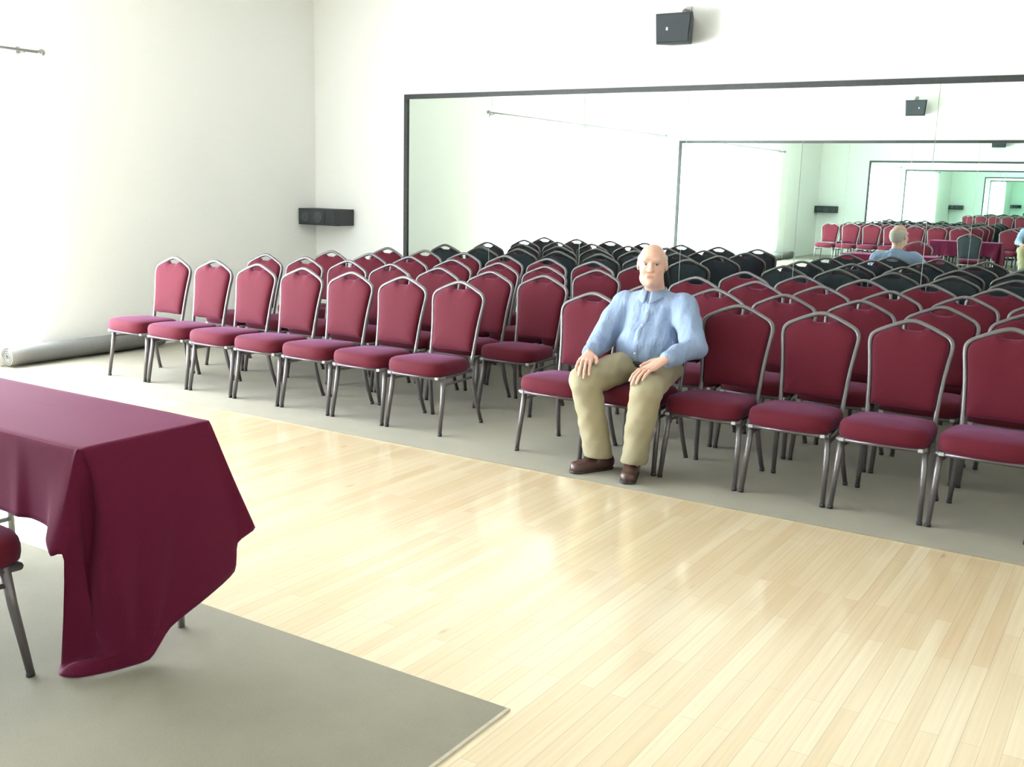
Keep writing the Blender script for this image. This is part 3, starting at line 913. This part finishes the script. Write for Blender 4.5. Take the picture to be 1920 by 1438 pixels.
man = sdf_obj('person', body, (-0.34, -0.62, 0.03), (0.38, 0.28, 1.27), 0.0045, M['skin'], None)
man.location = (-2.45, 5.30, 0.006)
tag(man, 'person in light blue shirt and khaki trousers sitting with hands on knees', 'person')
sdf_obj('shirt', shirt, (-0.37, -0.36, 0.54), (0.41, 0.30, 1.01), 0.006, M['shirt'], man)
so = bpy.data.objects['shirt']
tr_o = sdf_obj('trousers', trousers, (-0.27, -0.54, 0.04), (0.34, 0.27, 0.70), 0.0065, M['khaki'], man)
sdf_obj('belt', belt, (-0.22, -0.16, 0.54), (0.24, 0.27, 0.63), 0.005, M['belt'], man)
sdf_obj('hair', hairf, (-0.13, -0.10, 1.03), (0.12, 0.20, 1.27), 0.004, M['hair'], man)
for ft in FEET:
    x0 = min(ft[0][0], ft[1][0]) - 0.06; x1 = max(ft[0][0], ft[1][0]) + 0.06
    s_ = sdf_obj('shoe', shoe(ft), (x0, -0.52, -0.005), (x1, -0.20, 0.14), 0.0045, M['shoe'], man)
    sdf_obj('sole', sole(ft), (x0, -0.52, -0.008), (x1, -0.20, 0.03), 0.004, M['sole'], s_)

def ball(c, r, seg=14):
    return [[(c[0] + r * math.sin(a) * math.cos(t), c[1] + r * math.sin(a) * math.sin(t), c[2] + r * math.cos(a))
             for t in np.linspace(0, 2 * PI, seg + 1)[:-1]] for a in np.linspace(0.05, PI - 0.05, 9)]
for s in (-1, 1):
    e = MB().rings(ball(from_head((s * 0.031, -0.0735, 0.009)), 0.0115)).build('eye', M['eyewhite'], man)
    MB().rings(ball(from_head((s * 0.031, -0.0790, 0.0085)), 0.0070)).build('iris', M['iris'], e)
    MB().tube([from_head((s * 0.015, -0.0950, 0.033)), from_head((s * 0.032, -0.0935, 0.0385)), from_head((s * 0.049, -0.083, 0.034))],
              [0.0022, 0.003, 0.002], 8).build('eyebrow', M['hair'], man)

lv = []
for i in range(17):
    u = -1 + i / 8; x = 0.021 * u
    lv.append(x)
def head_y(x, z):
    y = -0.16
    for _ in range(80):
        dd = head(np.array([from_head((x, y, z))]))[0]
        if dd < 0.0006: break
        y += max(dd * 0.7, 0.0004)
    return y
v = []; f = []
for x in lv:
    w_ = math.sqrt(max(0.0, 1 - (x / 0.0212) ** 2))
    for k in range(7):
        z = -0.0615 + (k - 3) / 3 * 0.0085 * w_
        v.append(from_head((x, head_y(x, z) - 0.0008, z)))
for i in range(16):
    for k in range(6):
        f.append((i * 7 + k, (i + 1) * 7 + k, (i + 1) * 7 + k + 1, i * 7 + k + 1))
MB().add(v, f).build('lips', M['lips'], man)

def front_y(x, z):
    y = -0.25
    for _ in range(60):
        dd = shirt(np.array([[x, y, z]]))[0]
        if dd < 0.0008: break
        y += max(dd * 0.7, 0.0006)
    return y
# placket, buttons, chest pocket
pz = np.linspace(0.915, 0.60, 26); v = []; f = []
for z in pz:
    yv = front_y(-0.004, z)
    v += [(-0.020, front_y(-0.020, z) - 0.0012, z), (-0.018, yv - 0.0045, z), (0.010, yv - 0.0045, z), (0.012, front_y(0.012, z) - 0.0012, z)]
for i in range(len(pz) - 1):
    for k in range(3):
        f.append((i * 4 + k, (i + 1) * 4 + k, (i + 1) * 4 + k + 1, i * 4 + k + 1))
pk = MB().add(v, f).build('placket', M['shirt'], so)
for z in (0.875, 0.80, 0.725, 0.65):
    y = front_y(-0.004, z) - 0.0045
    MB().rings([[(-0.004 + r * math.cos(t), y - d, z + r * math.sin(t)) for t in np.linspace(0, 2 * PI, 13)[:-1]]
                for r, d in ((0.0055, 0.0), (0.0055, 0.002), (0.001, 0.0026))]).build('button', M['button'], so)
v = []; f = []
xs_ = np.linspace(0.050, 0.140, 9); zs_ = np.linspace(0.815, 0.705, 9)
for z in zs_:
    for x in xs_:
        v.append((x, front_y(x, z) - (0.0035 if 0 < list(xs_).index(x) < 8 else 0.0005), z))
for i in range(8):
    for k in range(8):
        f.append((i * 9 + k, (i + 1) * 9 + k, (i + 1) * 9 + k + 1, i * 9 + k + 1))
MB().add(v, f).build('pocket', M['shirt'], so)
# collar: stands around the neck, opens to two points at the throat
v = []; f = []; nA = 41
for i in range(nA):
    u = i / (nA - 1); a = math.radians(-90 + 9) + u * math.radians(360 - 18)
    fr = abs(u - 0.5) * 2                        # 1 at the throat
    c_, s_ = math.cos(a), math.sin(a)
    drop = 0.012 * fr + (0.030 * max(0, fr - 0.72) / 0.28)
    cxn, cyn = -0.010, 0.108
    for r, z in ((0.060, 0.975), (0.065, 1.008 - 0.022 * fr), (0.070, 1.010 - 0.024 * fr), (0.082 + 0.004 * fr, 0.972 - drop), (0.086 + 0.010 * fr, 0.958 - drop)):
        sy = 1.0 if s_ > 0 else 1.0 + 0.18 * fr * (1 if z < 0.98 else 0.2)
        v.append((cxn + r * c_, cyn + r * s_ * sy, z))
for i in range(nA - 1):
    for k in range(4):
        f.append((i * 5 + k, i * 5 + k + 1, (i + 1) * 5 + k + 1, (i + 1) * 5 + k))
cl = MB().add(v, f).build('collar', M['shirt'], so)
md = cl.modifiers.new('thick', 'SOLIDIFY'); md.thickness = 0.003
# cuffs
for e, wv in (((-0.268, -0.05, 0.674), (-0.203, -0.285, 0.652)), ((0.312, -0.05, 0.707), (0.266, -0.272, 0.668))):
    e = Vector(e); wv = Vector(wv); d = (wv - e).normalized()
    b = MB(); b.tube([wv - d * 0.028, wv - d * 0.018, wv + d * 0.022, wv + d * 0.030, wv + d * 0.030], [0.043, 0.047, 0.0435, 0.041, 0.034], 24, caps=False)
    b.build('cuff', M['shirt'], so)

# ------------------------------------------------------------------ world and camera
w = bpy.data.worlds.new('World'); S.world = w; w.use_nodes = True
w.node_tree.nodes['Background'].inputs[0].default_value = (0.9, 0.95, 1.0, 1)
w.node_tree.nodes['Background'].inputs[1].default_value = 0.3

yaw, pitch, roll, hcam, fpx = -0.562705, -0.188949, 0.0259074, 1.5519, 1926.608
fw = Vector((math.sin(yaw) * math.cos(pitch), math.cos(yaw) * math.cos(pitch), math.sin(pitch)))
r0 = Vector((math.cos(yaw), -math.sin(yaw), 0)); u0 = r0.cross(fw)
rv = r0 * math.cos(roll) + u0 * math.sin(roll); uv = -r0 * math.sin(roll) + u0 * math.cos(roll)
cam = bpy.data.cameras.new('Camera'); co = bpy.data.objects.new('Camera', cam); COL.objects.link(co)
cam.sensor_fit = 'HORIZONTAL'; cam.sensor_width = 36.0; cam.lens = fpx / 1920 * 36.0
cam.clip_start = 0.05; cam.clip_end = 200
co.matrix_world = Matrix(((rv.x, uv.x, -fw.x, 0), (rv.y, uv.y, -fw.y, 0), (rv.z, uv.z, -fw.z, hcam), (0, 0, 0, 1)))
S.camera = co
